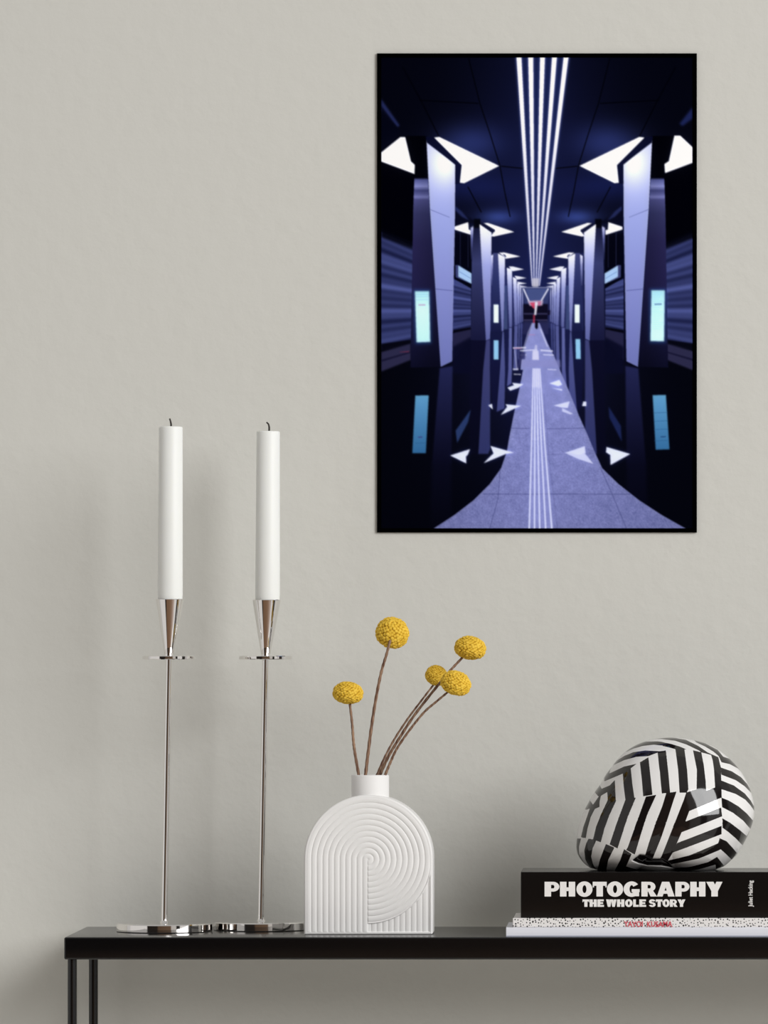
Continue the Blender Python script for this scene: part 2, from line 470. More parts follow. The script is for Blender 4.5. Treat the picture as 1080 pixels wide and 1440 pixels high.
# ---------------------------------------------------------------- craspedia (billy button) flowers
def head_mesh():
    bm = bmesh.new(); bmesh.ops.create_icosphere(bm, subdivisions=6, radius=1.0)
    n = 330
    k = np.arange(n)+.5; phi = np.arccos(1-2*k/n); g = PI*(1+5**.5)*k
    P = np.stack([np.cos(g)*np.sin(phi), np.sin(g)*np.sin(phi), np.cos(phi)], 1)
    P += rng.normal(0, 0.018, P.shape); P /= np.linalg.norm(P, axis=1)[:, None]
    jit = rng.uniform(-0.03, 0.03, n)
    V = np.array([v.co[:] for v in bm.verts]); V /= np.linalg.norm(V, axis=1)[:, None]
    cols = np.zeros(len(V)); out = np.zeros_like(V)
    R0 = 2.0/math.sqrt(n)*1.02
    for s in range(0, len(V), 4000):
        q = V[s:s+4000]; dm = q@P.T; j = dm.argmax(1)
        ang = np.arccos(np.clip(dm.max(1), -1, 1))
        f = np.clip(1-(ang/R0)**2, 0, 1)
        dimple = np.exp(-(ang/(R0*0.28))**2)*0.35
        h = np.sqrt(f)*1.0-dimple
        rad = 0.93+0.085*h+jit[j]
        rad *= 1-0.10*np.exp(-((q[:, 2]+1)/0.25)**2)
        out[s:s+4000] = q*rad[:, None]; cols[s:s+4000] = np.clip(h*0.9+jit[j]*6, 0, 1)  # crevice shade between florets goes into the colour, with random tone per floret
    for v, p in zip(bm.verts, out): v.co = p
    me = bpy.data.meshes.new('flower_head'); bm.to_mesh(me); bm.free()
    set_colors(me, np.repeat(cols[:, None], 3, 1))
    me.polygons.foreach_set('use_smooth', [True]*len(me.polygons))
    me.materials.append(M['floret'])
    return me
HM = head_mesh()
def flower(hc, rx, ry, tilt, Yh, stem, Yb, label, tilt_y=0.0, rad=1.9, ends=None):
    """hc head centre px, stem: px points from vase mouth to head, Yb depth at the mouth, Yh at the head"""
    sc1 = (D+Yh)/F
    n = len(stem)
    ys = [Yb+(Yh-Yb)*i/(n-1) for i in range(n)] if ends is None else ends
    pts = [Vector(W(px, py, y)) for (px, py), y in zip(stem, ys)]
    p0 = pts[0].copy(); dirv = (pts[0]-pts[1]).normalized()
    foot = p0+dirv*((p0.z-z_nf-0.0008)/-dirv.z)
    dx = foot.x-nx_; lim = rn-0.006
    foot.x = nx_+max(-lim, min(lim, dx)); foot.z = z_nf+0.0008
    pts = [foot]+pts
    t = thing('craspedia_flower', foot, label, 'flower', 'dried yellow ball flowers in the vase')
    hcw = Vector(W(hc[0], hc[1], Yh))
    bm = bmesh.new(); cp = catmull(pts, 10)
    m = len(cp)
    rr = [ (rad*(1.0-0.25*i/m)*(1+0.10*math.sin(i*1.7+hc[0])))*sc1 for i in range(m)]
    tube(bm, cp, rr, 10)
    obj_bm('stem', bm, M['stem'], t, smooth=True)
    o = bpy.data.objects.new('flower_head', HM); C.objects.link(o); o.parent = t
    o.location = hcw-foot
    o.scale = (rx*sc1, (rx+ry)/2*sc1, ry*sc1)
    o.rotation_euler = (tilt_y, math.radians(tilt), 0)
    return t
flower((489.3, 975), 21.8, 16.8, 4, 0.090, [(504.5, 1090), (499.3, 1060), (497, 1042), (495.2, 1018), (492.0, 990)], 0.092,
       'lowest and leftmost yellow ball flower on a short dark crooked stem', rad=2.3)
flower((551.6, 890.5), 23.8, 22.6, 18, 0.094, [(514, 1090), (517.5, 1060), (523, 1018), (529.8, 976), (536.5, 944), (543, 922), (549, 900)], 0.090,
       'tallest yellow ball flower on a long nearly upright stem', tilt_y=0.5, rad=2.45, ends=[.088, .087, .086, .084, .081, .078, .0775])
flower((613.6, 950.5), 16.0, 15.2, 20, 0.116, [(530, 1090), (541, 1065), (555.6, 1038), (574, 1010), (592, 986), (612, 960)], 0.097,
       'smallest yellow ball flower, half hidden behind its neighbour on a bent stem', rad=1.75)
flower((661.2, 911.8), 22.6, 17.6, 8, 0.094, [(534, 1090), (546, 1064), (561, 1039), (584, 1004), (618, 961), (635, 941), (650, 925)], 0.088,
       'highest of the yellow ball flowers leaning right, on the straightest long stem', tilt_y=-0.1, rad=2.3,
       ends=[0.088, 0.086, 0.084, 0.083, 0.082, 0.088, 0.094])
flower((641.0, 961.2), 22.0, 17.8, 20, 0.056, [(541.5, 1090), (549, 1072), (558, 1053), (575, 1028), (596, 1002), (612, 988), (630, 973)], 0.082,
       'yellow ball flower in front, overlapping a smaller one, on a curved thin stem', tilt_y=0.3, rad=2.0)

# ---------------------------------------------------------------- books
def book(name_label, px0, px1, top, bot, Y0, depth, cover_mat, ct, bev=0.0012, parts=None, round_spine=0.0, jut=0.0015):
    x0, x1 = wx(px0, Y0), wx(px1, Y0)
    z1, z0 = top, bot
    t = thing('book', ((x0+x1)/2, Y0+depth/2, z0), name_label, 'book', 'stack of art books under the striped helmet')
    # cover: C-shaped section extruded along x (spine towards the room)
    n = 10; prof = []
    for i in range(n+1):
        a = -1+2*i/n
        prof.append((Y0+round_spine*(a*a)**1.5, z0+(z1-z0)*i/n))
    outer = [(Y0+depth, z0)]+prof+[(Y0+depth, z1)]
    inner = [(Y0+depth, z1-ct), (Y0+round_spine+ct, z1-ct), (Y0+round_spine+ct, z0+ct), (Y0+depth, z0+ct)]
    sec = outer+inner
    bm = bmesh.new()
    A = [bm.verts.new((x0, y, z)) for y, z in sec]; B = [bm.verts.new((x1, y, z)) for y, z in sec]
    bm.faces.new(A); bm.faces.new(B[::-1])
    for i in range(len(sec)):
        j = (i+1) % len(sec); bm.faces.new((A[j], A[i], B[i], B[j]))
    o = obj_bm('cover', bm, cover_mat, t, smooth=True); auto_smooth(o, 30)
    m = o.modifiers.new('soft_edges', 'BEVEL'); m.width = 0.0006; m.segments = 2; m.limit_method = 'ANGLE'
    bm = bmesh.new(); box(bm, x0+jut, x1-jut, Y0+round_spine+ct, Y0+depth-0.003, z0+ct, z1-ct)
    obj_bm('page_block', bm, M['paper'], t)
    return t, x0, x1
YB = 0.008
zb = [TABLE_H, wz(1304.2, YB), wz(1291.0, YB), wz(1226.3, YB)]
wb, _, _ = book('thin plain white book lying flat at the bottom of the stack', 711.5, 1120, zb[1], zb[0], YB, 0.140, M['white_cover'], 0.0016)
# blue-grey strip along the lower edge of the white spine
bm = bmesh.new(); box(bm, wx(711.8, YB), wx(1119.7, YB), YB-0.0004, YB+0.0006, zb[0]+0.0001, zb[0]+0.0016)
tag(obj_bm('cover_edge', bm, M['grey_cover'], wb), label='blue grey lower edge of the spine')
db, _, _ = book('thin white book speckled with black dots, red lettering, in the middle of the stack', 721, 1112, zb[2], zb[1], YB+0.002, 0.136, M['dots'], 0.0014)
pb, bx0, bx1 = book('thick black photography book with bold white title, on top of the stack', 732.3, 1088, zb[3], zb[2], YB+0.001, 0.134, M['black_cover'], 0.0026, round_spine=0.0018)

# lettering from bars and rings, one mesh per line of text
def ring_strip(cx, cy, ro, so, ri, si, a0, a1, n=28):
    out = []
    for i in range(n):
        t0 = math.radians(a0+(a1-a0)*i/n); t1 = math.radians(a0+(a1-a0)*(i+1)/n)
        out.append(((cx+ro*math.cos(t0), cy+so*math.sin(t0)), (cx+ro*math.cos(t1), cy+so*math.sin(t1)),
                    (cx+ri*math.cos(t1), cy+si*math.sin(t1)), (cx+ri*math.cos(t0), cy+si*math.sin(t0))))
    return out
def R_(x0, y0, x1, y1): return [(x0, y0), (x1, y0), (x1, y1), (x0, y1)]
def glyph(ch):
    if ch == 'P' or ch == 'R':
        g = [R_(0, 0, .45, 1), R_(.40, .79, .58, 1), R_(.40, .33, .58, .55)]+ring_strip(.58, .665, .44, .335, .10, .125, -90, 90)
        if ch == 'R':
            g.append([(.46, .42), (.82, .42), (1.14, 0), (.66, 0)])
            return g, 1.12
        return g, 1.02
    if ch == 'H': return [R_(0, 0, .45, 1), R_(.61, 0, 1.06, 1), R_(.4, .37, .7, .62)], 1.06
    if ch == 'O': return ring_strip(.56, .5, .56, .525, .14, .27, 0, 360, 40), 1.12
    if ch == 'T': return [R_(0, .73, .98, 1), R_(.265, 0, .715, 1), R_(0, .62, .09, .8), R_(.89, .62, .98, .8)], .98
    if ch == 'G': return ring_strip(.56, .5, .56, .525, .15, .27, 38, 322, 36)+[R_(.64, .02, 1.08, .46), R_(.56, .30, 1.12, .50)], 1.12
    if ch == 'A': return [[(0, 0), (.40, 0), (.68, .80), (.68, 1), (.36, 1)], [(.80, 0), (1.26, 0), (.88, 1), (.58, 1), (.58, .80)], R_(.3, .19, .95, .40)], 1.26
    if ch == 'Y': return [[(0, 1), (.50, 1), (.80, .42), (.36, .36)], [(.70, 1), (1.12, 1), (.80, .36), (.40, .42)], R_(.35, 0, .80, .44)], 1.12
    if ch == 'E': return [R_(0, 0, .42, 1), R_(0, .75, .92, 1), R_(0, .385, .82, .62), R_(0, 0, .95, .25)], .95
    if ch == 'L': return [R_(0, 0, .44, 1), R_(0, 0, .92, .27)], .92
    if ch == 'W': return [[(0, 1), (.42, 1), (.62, 0), (.24, 0)], [(.5, 1), (.8, 1), (.62, 0), (.34, 0)], [(.72, 1), (1.02, 1), (1.2, 0), (.88, 0)], [(1.12, 1), (1.5, 1), (1.26, 0), (.9, 0)]], 1.5
    if ch == 'S': return ring_strip(.48, .71, .48, .31, .11, .075, 15, 270, 26)+ring_strip(.48, .30, .50, .32, .11, .09, -165, 90, 26), .98
    return [], .4
def lettering(name, spans, top, bot, Y, mat, parent):
    """spans: (char, px left, px right); top and bottom px"""
    bm = bmesh.new()
    for ch, a, b in spans:
        g, w = glyph(ch)
        lay, prev = 0, None
        for poly in g:
            joined = isinstance(poly, tuple) and isinstance(prev, tuple) and abs(poly[0][0]-prev[1][0])+abs(poly[0][1]-prev[1][1]) < 1e-6
            if not joined: lay += 1
            prev = poly
            yo = Y-0.00004*lay
            vs = [bm.verts.new(W(a+(b-a)*u/w, bot+(top-bot)*v, yo)) for u, v in poly]
            try: bm.faces.new(vs)
            except ValueError: pass
    off = origin(parent); bmesh.ops.translate(bm, verts=bm.verts, vec=-off)
    for f in bm.faces:
        f.normal_update()
        if f.normal.y > 0: f.normal_flip()
    me = bpy.data.meshes.new(name); bm.to_mesh(me); bm.free()
    return link_mesh(name, me, mat, parent, smooth=False)
YT = YB+0.0004
t1 = [(c_, 725+a/6, 725+b/6) for c_, a, b in (('P', 245, 369), ('H', 375, 503), ('O', 514, 649), ('T', 651, 769), ('O', 771, 908), ('G', 912, 1047))]
t1 += [(c_, 900+a/6, 900+b/6) for c_, a, b in (('R', 12, 142), ('A', 143, 292), ('P', 298, 417), ('H', 424, 552), ('Y', 559, 696))]
lettering('title_text', t1, 1240.0, 1260.7, YT, M['ink_white'], pb)
t2 = [(c_, 725+a/6, 725+b/6) for c_, a, b in (('T', 565, 622), ('H', 625, 686), ('E', 691, 746), ('W', 764, 852), ('H', 856, 918), ('O', 924, 987), ('L', 992, 1040), ('E', 1044, 1102))]
t2 += [(c_, 900+a/6, 900+b/6) for c_, a, b in (('S', 76, 132), ('T', 134, 190), ('O', 190, 250), ('R', 252, 316), ('Y', 316, 383))]
lettering('subtitle_text', t2, 1264.8, 1275.2, YT, M['ink_white'], pb)

def text_mesh(name, body, mat, parent, fit, Y, vertical=False, offset=0.0, space=1.0, wobble=0.0):
    """fit = (x0, x1, ytop, ybot) px box that the text fills"""
    cu = bpy.data.curves.new(name, 'FONT'); cu.body = body; cu.size = 1; cu.offset = offset; cu.space_character = space
    cu.resolution_u = 4
    tmp = bpy.data.objects.new(name+'_tmp', cu); C.objects.link(tmp)
    bpy.context.view_layer.update()
    me = bpy.data.meshes.new_from_object(tmp.evaluated_get(bpy.context.evaluated_depsgraph_get()))
    bpy.data.objects.remove(tmp)
    n = len(me.vertices); co = np.zeros(n*3); me.vertices.foreach_get('co', co); co = co.reshape(-1, 3)
    if wobble: co[:, 1] += wobble*np.sin(co[:, 0]*3.1)+wobble*0.6*np.sin(co[:, 0]*7.3)
    mn, mx = co.min(0), co.max(0)
    u = (co[:, 0]-mn[0])/(mx[0]-mn[0]); v = (co[:, 1]-mn[1])/(mx[1]-mn[1])
    x0, x1, yt, yb = fit
    if vertical: px = x0+(x1-x0)*(1-v); py = yb+(yt-yb)*u
    else: px = x0+(x1-x0)*u; py = yb+(yt-yb)*v
    off = origin(parent)
    out = np.stack([wx(px, Y)-off.x, np.full(n, Y-off.y), wz(py, Y)-off.z], 1)
    me.vertices.foreach_set('co', out.ravel().astype(np.float32)); me.update()
    me.name = name; me.materials.clear()
    return link_mesh(name, me, mat, parent, smooth=False)
text_mesh('author_text', 'Juliet Hacking', M['ink_white'], pb, (1052.3, 1060.3, 1238.2, 1275.2), YT, vertical=True, offset=0.018, space=1.0)
tx = text_mesh('author_text', 'YAYOI  KUSAMA', M['ink_red'], db, (877.5, 945.5, 1295.2, 1304.0), YB+0.0012, offset=0.016, wobble=0.03)
tag(tx, label='thin red hand-drawn lettering')

# ---------------------------------------------------------------- striped helmet
def paint_stripes():
    p = Painter(780, 1020, 1090, 1240, 4, (0, 0, 0))
    k = 140/1080
    H1, H2, H3, H4 = tile(800, 1030, k), tile(930, 1030, k), tile(800, 1125, k), tile(930, 1125, k)
    K = (1, 1, 1)
    B = lambda pts: p.poly(pts, K)
    B(H2((-120, 60), (0, 50), (130, 56), (265, 78), (400, 145), (500, 215), (615, 268), (640, 380), (605, 300), (535, 242), (430, 213), (405, 193), (270, 128), (150, 88), (0, 70), (-120, 72)))
    B(H2((330, 60), (480, 120), (610, 190), (668, 262), (780, 303), (870, 370), (930, 460), (905, 470), (830, 395), (740, 345), (648, 322), (618, 255), (560, 205), (470, 150), (380, 108)))
    B(H1((600, 195), (700, 140), (830, 98), (960, 94), (1080, 108))+H2((0, 100), (100, 120), (200, 150), (272, 181), (248, 180), (275, 400), (288, 612), (268, 647), (193, 647), (178, 400), (150, 178), (80, 158), (0, 141))+H1((1080, 145), (920, 130), (800, 145), (700, 175), (625, 212)))
    B(H1((480, 360), (600, 300), (730, 262), (860, 253), (960, 215), (985, 430), (1005, 655), (1095, 650), (1073, 400), (1050, 190), (985, 200), (830, 192), (700, 212), (600, 255), (500, 320)))
    B(H1((770, 320), (862, 265), (880, 430), (905, 670), (805, 687), (790, 500)))
    B(H1((458, 380), (380, 450), (385, 535), (585, 445), (598, 600), (615, 728), (712, 705), (690, 560), (672, 385), (737, 335), (600, 368), (440, 448)))
    B(H1((325, 560), (357, 615), (445, 575), (500, 515), (512, 745), (470, 830), (390, 830), (424, 733), (418, 648), (350, 690), (338, 745), (332, 810), (262, 793), (325, 700), (262, 640)))
    B(H1((225, 740), (268, 793), (330, 720), (335, 810), (280, 835), (235, 830), (185, 850), (180, 800)))
    B(H3((332, 0), (335, 75), (285, 100), (240, 190), (205, 320), (187, 422), (133, 415), (160, 300), (205, 170), (228, 100), (180, 115), (175, 70), (222, 10), (268, 62)))
    B(H3((424, 0), (517, 0), (440, 170), (390, 310), (350, 460), (265, 432), (300, 290), (350, 160)))
    B(H3((615, -8), (727, -32), (640, 180), (530, 525), (445, 482), (520, 250)))
    B(H3((835, -43), (946, -63), (850, 150), (780, 370), (716, 592), (622, 540), (640, 510), (720, 280), (800, 55)))
    B(H3((1053, -83), (1163, -98), (1130, 0), (1070, 190), (1000, 400), (905, 645), (825, 605), (870, 450), (940, 240), (1010, 60)))
    B(H4((265, -88), (375, -123), (345, -30), (300, 105), (255, 228), (215, 345), (165, 462), (120, 570), (70, 660), (92, 705), (0, 700), (-30, 660), (0, 608), (110, 320), (235, 0)))
    B(H2((340, 190), (430, 212), (455, 350), (475, 530), (474, 640), (375, 640), (380, 400)))
    B(H2((535, 240), (610, 265), (640, 375), (647, 705), (625, 702), (575, 590), (565, 400), (552, 300)))
    B(H2((380, 600), (475, 560), (480, 630), (578, 592), (645, 703), (395, 805), (290, 850), (330, 700)))
    B(H4((255, 228), (640, 78), (650, 175), (215, 345)))
    B(H4((168, 462), (645, 278), (645, 370), (118, 570)))
    B(H4((72, 660), (300, 600), (608, 470), (625, 412), (640, 460), (632, 543), (400, 638), (92, 707)))
    B(H4((138, 748), (300, 735), (500, 680), (598, 622), (684, 738), (600, 800), (590, 778), (583, 712), (400, 765), (200, 790)))
    B(H2((640, 378), (760, 422), (860, 487), (930, 567), (985, 665), (970, 660), (900, 588), (800, 518), (645, 456)))
    B(H2((643, 518), (780, 575), (900, 665), (965, 745), (1025, 850), (1015, 875), (960, 795), (905, 733), (800, 668), (643, 612)))
    B(H4((643, -30), (715, 0), (830, 70), (920, 150), (1005, 250), (985, 345), (968, 333), (880, 228), (770, 140), (650, 75)))
    B(H4((653, 195), (740, 248), (840, 328), (925, 405), (965, 335), (985, 350), (900, 530), (885, 515), (800, 422), (720, 350), (655, 300)))
    B(H4((623, 413), (700, 450), (770, 530), (828, 605), (765, 670), (700, 600), (632, 535), (612, 480)))
    B(H3((60, 430), (135, 428), (112, 520), (112, 600), (160, 690), (235, 765), (150, 765), (60, 670), (50, 500)))
    p.poly(H3((72, 430), (92, 430), (82, 520), (86, 600), (110, 670), (95, 660), (70, 580)), (0, 0, 0))
    B(H3((218, 424), (302, 440), (262, 530), (246, 620), (262, 700), (302, 785), (235, 765), (180, 660), (170, 560), (190, 480)))
    B(H3((405, 478), (497, 515), (432, 650), (405, 790), (308, 790), (340, 650)))
    B(H3((600, 530), (682, 585), (622, 728), (720, 762), (760, 800), (500, 800), (505, 765), (560, 650)))
    B(H3((690, 656), (768, 593), (835, 600), (905, 640), (1003, 640), (1083, 690), (1110, 720), (1140, 750), (1080, 733), (1000, 716), (850, 714), (760, 690)))
    # ear-opening mask kept apart so the shell can be recessed there
    q = Painter(780, 1020, 1090, 1240, 4, (0, 0, 0))
    q.poly(H3((690, 656), (768, 593), (835, 600), (905, 640), (1003, 640), (1083, 690), (1110, 720), (1140, 750), (1080, 733), (1000, 716), (850, 714), (760, 690)), K, soft=0.8)
    return p, q
def build_helmet():
    Yc = 0.088; DP = 0.088
    out = [(75, 590), (74, 640), (82, 690), (110, 730), (150, 760), (200, 768.5), (400, 768.5), (600, 768.5), (800, 768.5), (850, 750), (920, 685), (952, 630), (985, 560), (1005, 500), (1009, 450), (1004, 400), (990, 350),
           (950, 262), (880, 178), (800, 115), (700, 80), (630, 68), (560, 64), (500, 70), (440, 83), (380, 108), (320, 150), (260, 223), (200, 318), (140, 410), (100, 497)]
    out = [(790+a/3.724, 1020+b/3.724) for a, b in out]
    cxp, cyp = 935.0, 1142.0
    ang = np.array([math.atan2(-(b-cyp), a-cxp) for a, b in out]); rad = np.array([math.hypot(a-cxp, b-cyp) for a, b in out])
    o_ = np.argsort(ang); ang = ang[o_]; rad = rad[o_]
    ang = np.concatenate([ang-2*PI, ang, ang+2*PI]); rad = np.concatenate([rad]*3)
    nu, nv = 840, 430
    A = np.linspace(-PI, PI, nu, endpoint=False)
    R = np.interp(A, ang, rad)
    ks = 5; ker = np.exp(-np.arange(-12, 13)**2/(2*ks*ks)); ker /= ker.sum()
    Rs = np.convolve(np.concatenate([R[-12:], R, R[:12]]), ker, 'valid')
    flat = (A < -0.55) & (A > -2.55)
    R = np.where(flat, R, Rs)
    ph = np.linspace(0.0, PI, nv)
    rho = np.sin(ph)**0.86; yy = -np.cos(ph)
    yy = np.sign(yy)*np.abs(yy)**1.0
    AA, PH = np.meshgrid(A, ph)
    # section centre sinks a little towards front and back so that it rests low
    cyy = cyp+14*np.abs(yy)**2
    PX = cxp+np.cos(AA)*R[None, :]*rho[:, None]
    PY = cyy[:, None]-np.sin(AA)*R[None, :]*rho[:, None]
    PY = np.minimum(PY, 1226.2)
    sc2 = (D+Yc)/F
    pat, rec = paint_stripes()
    col = pat.sample(PX, PY, 0)
    dep = rec.sample(PX, PY, 0)*(yy[:, None] < 0)
    X = wx(PX, Yc); Z = wz(PY, Yc); Yv = Yc+yy[:, None]*DP+0*PX+dep*0.010
    zf = zb[3]
    zt0 = Z.max(); Z = zt0-(zt0-Z)*(zt0-zf)/(zt0-Z.min())
    base = Vector((wx(cxp, Yc), Yc, zf))
    co = np.stack([X-base.x, Yv-base.y, Z-base.z], -1)
    me = grid_mesh('striped_helmet', co, nu, nv, wrap_u=True)
    set_colors(me, np.repeat(col.reshape(-1, 1), 3, 1))
    o = link_mesh('striped_helmet', me, M['stripes'], None, base)
    tag(o, 'glossy black and white striped helmet resting on the thick black book', 'helmet')
build_helmet()

# ---------------------------------------------------------------- poster
def paint_print():
    p = Painter(535, 80, 975, 744, 2, (3, 4, 14))
    k = 230/1080
    A, B_, Cc, Dd, E, Ff, G = tile(530, 75, k), tile(750, 75, k), tile(530, 295, k), tile(750, 295, k), tile(690, 350, .125), tile(530, 520, k), tile(750, 520, k)
    X, Y = p.X, p.Y
    def both(pts, ax, fn):
        fn(pts); fn([(2*ax-x, y) for x, y in pts])
    # ceiling
    ceil = Y < 420
    cx = 756
    f = np.exp(-((X-cx)/95)**2); g = np.clip((Y-80)/330, 0, 1)
    base = np.array([3, 4, 16.])[None, None]+f[..., None]*(np.array([10, 13, 34.])[None, None]*(0.75+0.6*g[..., None]))+g[..., None]*np.array([7, 9, 20.])*np.exp(-((X-cx)/150)**2)[..., None]
    p.img = np.where(ceil[..., None], base, p.img)
    # floor base: darker towards the corners
    fl = np.clip((Y-430)/300, 0, 1); side = np.exp(-((X-cx)/110)**2)
    floor_c = np.array([3, 4, 14.])+(side*(1-fl))[..., None]*np.array([22, 26, 66.])
    p.img = np.where((~ceil)[..., None], floor_c, p.img)
    p.glow(660, 200, 45, 26, (26, 34, 70)); p.glow(856, 200, 45, 26, (26, 34, 70))
    p.glow(660, 262, 55, 20, (8, 12, 36)); p.glow(856, 262, 55, 20, (8, 12, 36))
    p.glow(700, 305, 26, 10, (30, 42, 80)); p.glow(812, 305, 26, 10, (30, 42, 80))
    # ceiling joints
    for pl in ([(605, 30), (680, 330), (750, 540), (812, 740), (845, 920), (880, 1080)], [(170, 90), (290, 310), (410, 550)], [(280, 310), (670, 330)], [(820, 745), (965, 760)], [(600, 880), (690, 1050)]):
        q = A(*pl)
        p.line(q, 1.5, (0, 0, 6), .85, .4); p.line([(1516.5-x, y) for x, y in q], 1.5, (0, 0, 6), .85, .4)
    # outer blue beams
    p.poly(A((28, 300), (150, 475), (135, 490), (28, 380)), (38, 48, 108), .8, 1.2)
    p.poly(B_((1052, 355), (965, 465), (985, 480), (1052, 430)), (30, 42, 105), .8, 1.5)
    p.poly(A((28, 345), (130, 480), (160, 515), (28, 640)), (3, 5, 22), .9, 1)
    # black voids beside the near pillars
    for fnp in (A, ):
        both(fnp((28, 720), (250, 800), (240, 1250), (28, 1170)), 758.3, lambda q: p.poly(q, (1, 1, 8), 1, .6))
    # mid depth dark ceiling wedge
    both(Cc((500, -30), (520, 0), (640, 70), (700, 90), (610, 90), (510, 110)), 757, lambda q: p.poly(q, (6, 8, 28), .9, 1))
    both(Cc((515, -25), (560, 10), (610, 70), (560, 45), (515, 0)), 757, lambda q: p.poly(q, (38, 48, 105), .8, 1.0))
    # train walls with speed streaks
    def train(reg, ax):
        def col(Xq, Yq):
            side_ = np.where(Xq < 757, Xq, 1514-Xq)
            # rows converge on the vanishing point
            tt_ = (Yq-437)/np.maximum(757-side_, 20)
            s1 = np.sin(tt_*38+1.3)*.5+np.sin(tt_*71+.6)*.3+np.sin(tt_*123+2)*.3
            b = 0.5+0.32*s1
            b = np.clip(b, 0.05, 1)*np.clip(1.2-np.abs(tt_+0.15)*1.1, .45, 1)
            return np.stack([10+b*78, 14+b*86, 48+b*128], -1)
        both(reg, ax, lambda q: p.poly(q, col, 1, .5))
    train(Cc((28, 145), (240, 240), (225, 890), (28, 925)), 757.6)
    both(Cc((28, 125), (240, 225), (240, 262), (28, 180)), 757.6, lambda q: p.poly(q, (2, 3, 14), .9, 1.6))
    both(Cc((28, 885), (225, 858), (225, 890), (28, 930)), 757.6, lambda q: p.poly(q, (3, 3, 14), .9, .8))
    both(Cc((28, 940), (222, 885), (225, 990), (28, 1068)), 757.6, lambda q: p.poly(q, (46, 45, 82), .9, 1.0))
    both(Cc((28, 990), (222, 935), (222, 945), (28, 1005)), 757.6, lambda q: p.poly(q, (20, 20, 50), .9, .6))
    p.poly(Cc((150, 938), (215, 930), (210, 942), (150, 942)), (120, 40, 70), .6, .5)
    both(Cc((500, 150), (625, 165), (625, 520), (500, 470)), 756.8, lambda q: p.poly(q, (3, 4, 18), 1, .6))
    train(Cc((500, 450), (622, 520), (622, 785), (500, 805)), 756.8)
    both(Cc((500, 795), (622, 775), (622, 790), (500, 815)), 756.8, lambda q: p.poly(q, (3, 3, 14), .9, .5))
    both(Cc((500, 815), (622, 790), (622, 850), (500, 995)), 756.8, lambda q: p.poly(q, (36, 36, 72), .95, .7))
    both(Cc((500, 905), (622, 840), (650, 1080), (500, 1080)), 756.8, lambda q: p.poly(q, (9, 11, 38), .95, 1.5))
    # hanging signs
    for v in (548, 600): both(Cc((v, 150), (v+5, 150), (v+5, 380), (v, 380)), 756.8, lambda q: p.poly(q, (32, 36, 70), .8, .3))
    both(Cc((518, 365), (538, 365), (628, 425), (628, 490), (520, 445)), 756.8, lambda q: p.poly(q, (56, 62, 112), 1, .4))
    both(Cc((538, 368), (625, 420), (625, 488), (538, 442)), 756.8, lambda q: p.poly(q, (165, 200, 238), 1, .6))
    both(Cc((545, 405), (620, 450), (620, 456), (545, 412)), 756.8, lambda q: p.poly(q, (90, 120, 180), .5, .4))
    # far zone base tint
    p.poly(Cc((745, 280), (965, 500), (965, 780), (745, 800)), (34, 40, 92), 1, 1.0)
    p.poly(Dd((330, 280), (90, 500), (90, 780), (330, 800)), (34, 40, 92), 1, 1.0)
    # ceiling slots towards the vanishing point
    # ---- lights and pillars, far to near
    WH = (250, 250, 255)
    def lit(top, mid, bot, y0, y1):
        def c_(Xq, Yq):
            t = np.clip((Yq-y0)/(y1-y0), 0, 1)[..., None]
            a, b, c = (np.array(v, float) for v in (top, mid, bot))
            return np.where(t < .35, a+(b-a)*(t/.35), b+(c-b)*((t-.35)/.65))
        return c_
    AX3 = 754.6
    for (poly_, y0, y1) in (
        (((958, 510), (966, 515), (966, 740), (958, 740)), 400, 452),
        (((942, 495), (952, 500), (955, 745), (945, 745)), 399, 453),
        (((925, 483), (940, 490), (943, 752), (930, 752)), 397, 455),
        (((898, 443), (922, 455), (930, 762), (910, 762)), 390, 457),
        (((858, 383), (892, 392), (892, 775), (874, 775)), 377, 460)):
        both(Cc(*poly_), AX3, lambda q: p.poly(q, lit((240, 242, 255), (150, 158, 215), (86, 94, 160), y0, y1), 1, .45))
    both(Cc((838, 500), (862, 500), (862, 790), (838, 790)), AX3, lambda q: p.poly(q, (62, 78, 128), .8, .6))
    for poly_ in (((870, 374), (900, 375), (972, 393), (895, 406)), ((908, 436), (930, 438), (988, 450), (925, 461)), ((925, 474), (992, 486), (935, 494)), ((950, 500), (995, 508), (955, 516))):
        both(Cc(*poly_), AX3, lambda q: p.poly(q, (236, 238, 250), 1, .5))
    # pillar 3
    both(Cc((750, 305), (772, 292), (768, 500), (752, 500)), AX3, lambda q: p.poly(q, lit((225, 228, 250), (140, 145, 205), (40, 46, 96), 359, 405), 1, .5))
    both(Cc((768, 285), (802, 285), (830, 805), (752, 805)), AX3, lambda q: p.poly(q, lit((60, 66, 120), (42, 50, 105), (22, 26, 70), 355, 466), 1, .5))
    both(Cc((800, 288), (846, 312), (836, 798), (824, 805)), AX3, lambda q: p.poly(q, lit((245, 246, 255), (160, 168, 222), (100, 108, 176), 357, 466), 1, .5))
    both(Cc((805, 283), (842, 282), (948, 308), (848, 323), (846, 312)), AX3, lambda q: p.poly(q, WH, 1, .5))
    both(Cc((830, 292), (848, 297), (855, 312), (848, 312)), AX3, lambda q: p.poly(q, (30, 36, 80), .9, .4))
    both(Cc((770, 625), (803, 625), (803, 745), (770, 745)), AX3, lambda q: p.poly(q, (60, 90, 150), .6, 1.2))
    both(Cc((771, 626), (803, 626), (803, 745), (771, 745)), AX3, lambda q: p.poly(q, (235, 248, 250), 1, .5))
    # pillar 2
    both(Cc((511, 112), (603, 82), (606, 130), (622, 136), (622, 165), (511, 130)), 757, lambda q: p.poly(q, WH, 1, .5))
